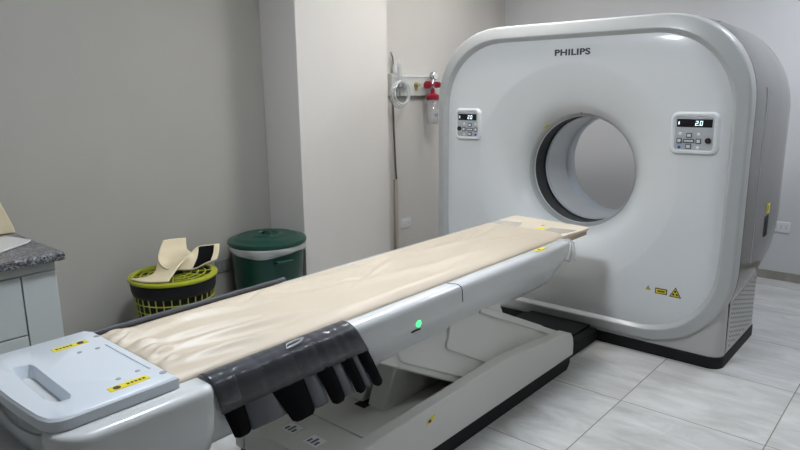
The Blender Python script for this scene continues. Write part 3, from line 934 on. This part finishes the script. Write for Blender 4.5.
# black patch lies on the wing surface
def lift(p, q): return p + q
nw = len(wg); mw = len(wg[0])
pr = []
for j in range(int(nw * .42), int(nw * .86)):
    row = []
    for i in range(1, mw - 1):
        a = wg[j][i + 1] - wg[j][i - 1]; b = wg[min(j + 1, nw - 1)][i] - wg[j - 1][i]
        n_ = a.cross(b).normalized()
        if n_.dot(Vector((1.763, -3.53, 1.505)) - wg[j][i]) < 0: n_ = -n_
        row.append(wg[j][i] + n_ * .0065)
    pr.append(row)
MB().loft(pr, False).build('black_patch', m_strap, FH, solid=.002, angle=180)
MB().tube([(p[0] + .006, p[1] - .004, p[2] + .012) for p in ((-1.470,-1.862,.602), (-1.445,-1.868,.582), (-1.415,-1.868,.569), (-1.38,-1.861,.561), (-1.345,-1.843,.562), (-1.325,-1.823,.577))], .0055, 8).build('cradle_rib', m_foam, FH)

# ------------------------------------------------------------------ cabinet with granite worktop
CY0, CY1 = -4.2, -2.535
K = thing('base_cabinet', 'pale laminate base cabinet under the granite worktop at the left edge', 'cabinet', (-1.4, -3.3, 0))
box('carcass', m_cab, K, XL + .002, -1.078, CY0, CY1, .08, .82, bevel=.001)
box('toe_kick', m_dark, K, XL + .03, -1.12, CY0, CY1 - .01, 0, .08)
box('end_stile', m_cab, K, -1.078, -1.062, -2.668, CY1, .08, .776, bevel=.0015)
box('top_rail', m_cab, K, -1.078, -1.064, CY0, CY1, .779, .82, bevel=.001)
yy = -2.672
for k in range(3):
    y0 = yy - .50
    d = box('drawer_front', m_cab, K, -1.078, -1.060, y0, yy - .003, .527, .775, bevel=.002)
    d = box('door', m_cab, K, -1.078, -1.060, y0, yy - .003, .085, .521, bevel=.002)
    yy = y0 - .003
wt = MB().box(XL + .001, -1.022, CY0 - .02, -2.502, .820, .855).build('worktop', m_granite, None, bevel=.008, seg=3, loc=(-1.4, -3.3, .82))
tag(wt, 'dark speckled granite worktop on the cabinet at the left edge', 'worktop')
wd = MB().extrude([(-1.70, -2.475 - .03, .856), (-1.60, -2.70, .856), (-1.585, -2.70, 1.10), (-1.60, -2.595, 1.10), (-1.60, -2.553, 1.03), (-1.61, -2.505, .90), (-1.615, -2.497, .87), (-1.62, -2.492, .857)], (-.02, 0, 0))
wd = MB()
wd.extrude([(-1.60, -2.80, .857), (-1.60, -2.80, 1.16), (-1.60, -2.66, 1.16), (-1.60, -2.60, 1.11), (-1.60, -2.549, 1.018), (-1.60, -2.505, .885), (-1.60, -2.500, .857)], (-.045, 0, 0))
wd = wd.build('foam_wedge', m_foam, None, bevel=.006, loc=(-1.62, -2.65, .857))
tag(wd, 'cream foam wedge standing upright on the granite worktop', 'foam wedge')
ac = MB().extrude([(-1.56, -2.80, .862), (-1.16, -2.80, .862), (-1.20, -2.694, .862), (-1.31, -2.545, .862), (-1.345, -2.522, .862), (-1.50, -2.562, .862)], (0, 0, .008))
ac = ac.build('acrylic_sheet', m_paper, None, bevel=.002, loc=(-1.35, -2.65, .862))
ac.location.z = .857
tag(ac, 'thin pale sheet lying flat on the granite worktop in front of the foam wedge', 'sheet')

# ------------------------------------------------------------------ wall fittings
def outlet(name, label, c, axis, m_sock=m_sock):
    cx, cy, cz = c
    if axis == 'x':
        t = thing(name, label, 'wall socket', (cx, cy, cz))
        p = box('plate', m_sock, t, cx, cx + .009, cy - .060, cy + .060, cz - .042, cz + .042, bevel=.004)
        for dy in (-.034, 0, .034):
            q = box('module', m_sock, t, cx + .009, cx + .0105, cy + dy - .0155, cy + dy + .0155, cz - .026, cz + .026, bevel=.001)
            for dz in (-.009, .009): box('socket_hole', m_sockg, q, cx + .0105, cx + .0112, cy + dy - .006, cy + dy + .006, cz + dz - .003, cz + dz + .003)
    else:
        t = thing(name, label, 'wall socket', (cx, cy, cz))
        p = box('plate', m_sock, t, cx - .060, cx + .060, cy - .009, cy, cz - .042, cz + .042, bevel=.004)
        for dx in (-.034, 0, .034):
            q = box('module', m_sock, t, cx + dx - .0155, cx + dx + .0155, cy - .0105, cy - .009, cz - .026, cz + .026, bevel=.001)
            for dz in (-.009, .009): box('socket_hole', m_sockg, q, cx + dx - .006, cx + dx + .006, cy - .0112, cy - .0105, cz + dz - .003, cz + dz + .003)
outlet('wall_socket', 'white socket plate on the back wall right of the scanner body', (.797, YB, .425), 'y')
outlet('wall_socket', 'white socket plate low on the wall between pillar and scanner body', (XL, .545, .382), 'x')
outlet('wall_socket', 'socket plate coloured as in shade on the wall between basket and green bin', (XL, -1.28, .40), 'x', mat('shaded socket plastic', (0.24, 0.24, 0.235), 0.5))  # plate toned down to carry the shade it sits in

# medical gas rail
R_ = thing('gas_supply_rail', 'pale grey medical gas rail panel on the wall left of the scanner', 'medical rail', (XL, .68, 1.55))
box('rail_panel', m_rail, R_, XL, XL + .045, .345, .925, 1.455, 1.632, bevel=.004)
box('rail_strip', m_sock, R_, XL + .045, XL + .049, .35, .92, 1.606, 1.620, bevel=.001)
o_ = MB().lathe([(.022, 0), (.022, .012), (.014, .014), (.014, .035), (.008, .04)], (XL + .045, .64, 1.545), 'x', 20, False, True).build('gas_outlet', m_brass, R_)
MB().lathe([(.010, 0), (.010, .012)], (XL + .08, .64, 1.545), 'x', 12, False, True).build('outlet_pin', m_steel, o_)
MB().tube([(XL + .06, .635, 1.525), (XL + .062, .635, 1.50)], .012, 10).build('outlet_tail', m_brass, R_)

# suction regulator with jar (right)
U = thing('suction_regulator', 'red capped suction regulator with clear graduated jar at the right end of the gas rail', 'suction regulator', (XL + .05, .79, 1.5))
xx = XL + .106
MB().lathe([(.0, -.03), (.03, -.03), (.034, -.02), (.034, .012), (.03, .016), (0, .016)], (xx, .815, 1.618), 'x', 24).build('gauge', m_steel, U)
MB().lathe([(.0, .0165), (.028, .0165), (.028, .0175), (0, .0175)], (xx, .815, 1.618), 'x', 24).build('gauge_face', m_sock, U)
MB().tube([(xx, .805, 1.59), (xx, .795, 1.555), (xx, .792, 1.50)], .014, 10).build('valve_body', m_steel, U)
for y, r in ((.728, .032), (.858, .026)):
    MB().lathe([(0, -.022), (r, -.018), (r, .018), (0, .022)], (xx, y, 1.545), 'y', 14).build('red_knob', m_red, U)
MB().tube([(xx, .742, 1.545), (xx, .85, 1.545)], .015, 10).build('cross_pipe', m_red, U)
MB().lathe([(0, 0), (.016, 0), (.02, .02), (.016, .045), (0, .045)], (xx, .792, 1.470), 'z', 14).build('red_coupling', m_red, U)
MB().lathe([(.0, .03), (.025, .03), (.045, .018), (.056, .012), (.056, -.022), (.05, -.026), (0, -.026)], (xx, .792, 1.445), 'z', 28).build('jar_lid', m_red, U)
for s in (-1, 1): MB().tube([(xx, .792 + s * .05, 1.45), (xx, .792 + s * .066, 1.45)], .012, 8).build('lid_spout', m_red, U)
j = MB().lathe([(.050, 0), (.047, -.19), (.040, -.20), (0, -.20)], (xx, .792, 1.42), 'z', 28).build('jar', m_jar, U, solid=.003)
for k in range(7): box('graduation', m_sockg, j, xx + .046, xx + .0475, .815, .832, 1.25 + k * .022, 1.253 + k * .022)
MB().tube([(xx, .792, 1.42), (xx, .792, 1.36)], .011, 10).build('float_tube', m_red, U)
box('jar_mark', m_blue, U, xx + .046, xx + .049, .77, .785, 1.285, 1.305, bevel=.001)

# flowmeter with coiled tube (left)
Fm = thing('oxygen_flowmeter', 'clear oxygen flowmeter with coiled clear tubing at the left end of the gas rail', 'flowmeter', (XL + .05, .39, 1.5))
xx = XL + .075
MB().lathe([(.014, 0), (.016, .01), (.016, .20), (.010, .21)], (xx, .405, 1.53), 'z', 16, True, True).build('meter_tube', m_tube, Fm)
MB().tube([(xx, .405, 1.46), (xx, .405, 1.70)], .006, 8).build('meter_rod', m_steel, Fm)
MB().tube([(xx, .345, 1.53), (xx, .475, 1.535)], .012, 10).build('meter_valve', m_steel, Fm)
MB().lathe([(0, -.02), (.022, -.015), (.022, .015), (0, .02)], (xx, .462, 1.54), 'y', 16).build('meter_knob', m_sock, Fm)
MB().tube([(xx, .485, 1.54), (xx, .51, 1.54)], .011, 10).build('meter_nozzle', m_hose, Fm)
for k, (r, dy, dz, xo) in enumerate(((.098, 0, 0, .03), (.090, .005, .008, .042), (.103, -.004, -.006, .018))):
    MB().tube([(xx + xo, .385 + dy + r * math.cos(a), 1.475 + dz + r * math.sin(a) * 1.0) for a in (2 * PI * i / 36 for i in range(36))], .007, 8, loop=True).build('coiled_tube', m_tube, Fm)
MB().tube([(XL + .02, .365, 1.80), (XL + .03, .372, 1.765), (XL + .022, .395, 1.70)], .007, 8).build('wall_hook', m_steel, Fm)
MB().lathe([(0, 0), (.022, 0), (.024, .05), (.012, .07), (0, .07)], (XL + .04, .400, 1.642), 'z', 16).build('hook_cap', m_sock, Fm)
MB().tube([(XL + .02, .400, 1.735), (XL + .02, .400, 1.642)], .010, 8).build('back_pipe', m_sock, Fm)

# hose and conduit going down beside the pillar
h_ = MB().tube([(XL + .022, .385, 1.448), (XL + .022, .383, 1.35), (XL + .022, .388, 1.2), (XL + .022, .402, .9), (XL + .022, .412, .78)], .0075, 8)
h_ = h_.build('supply_hose', m_hose, None, loc=(XL + .022, .40, .78))
tag(h_, 'thin dark grey hose hanging down the wall edge beside the pillar', 'hose')
c_ = MB().box(XL, XL + .022, .395, .432, .068, .775).build('cable_conduit', m_cond, None, bevel=.003, loc=(XL, .41, .068))
tag(c_, 'narrow beige cable conduit running down the wall beside the pillar', 'conduit')
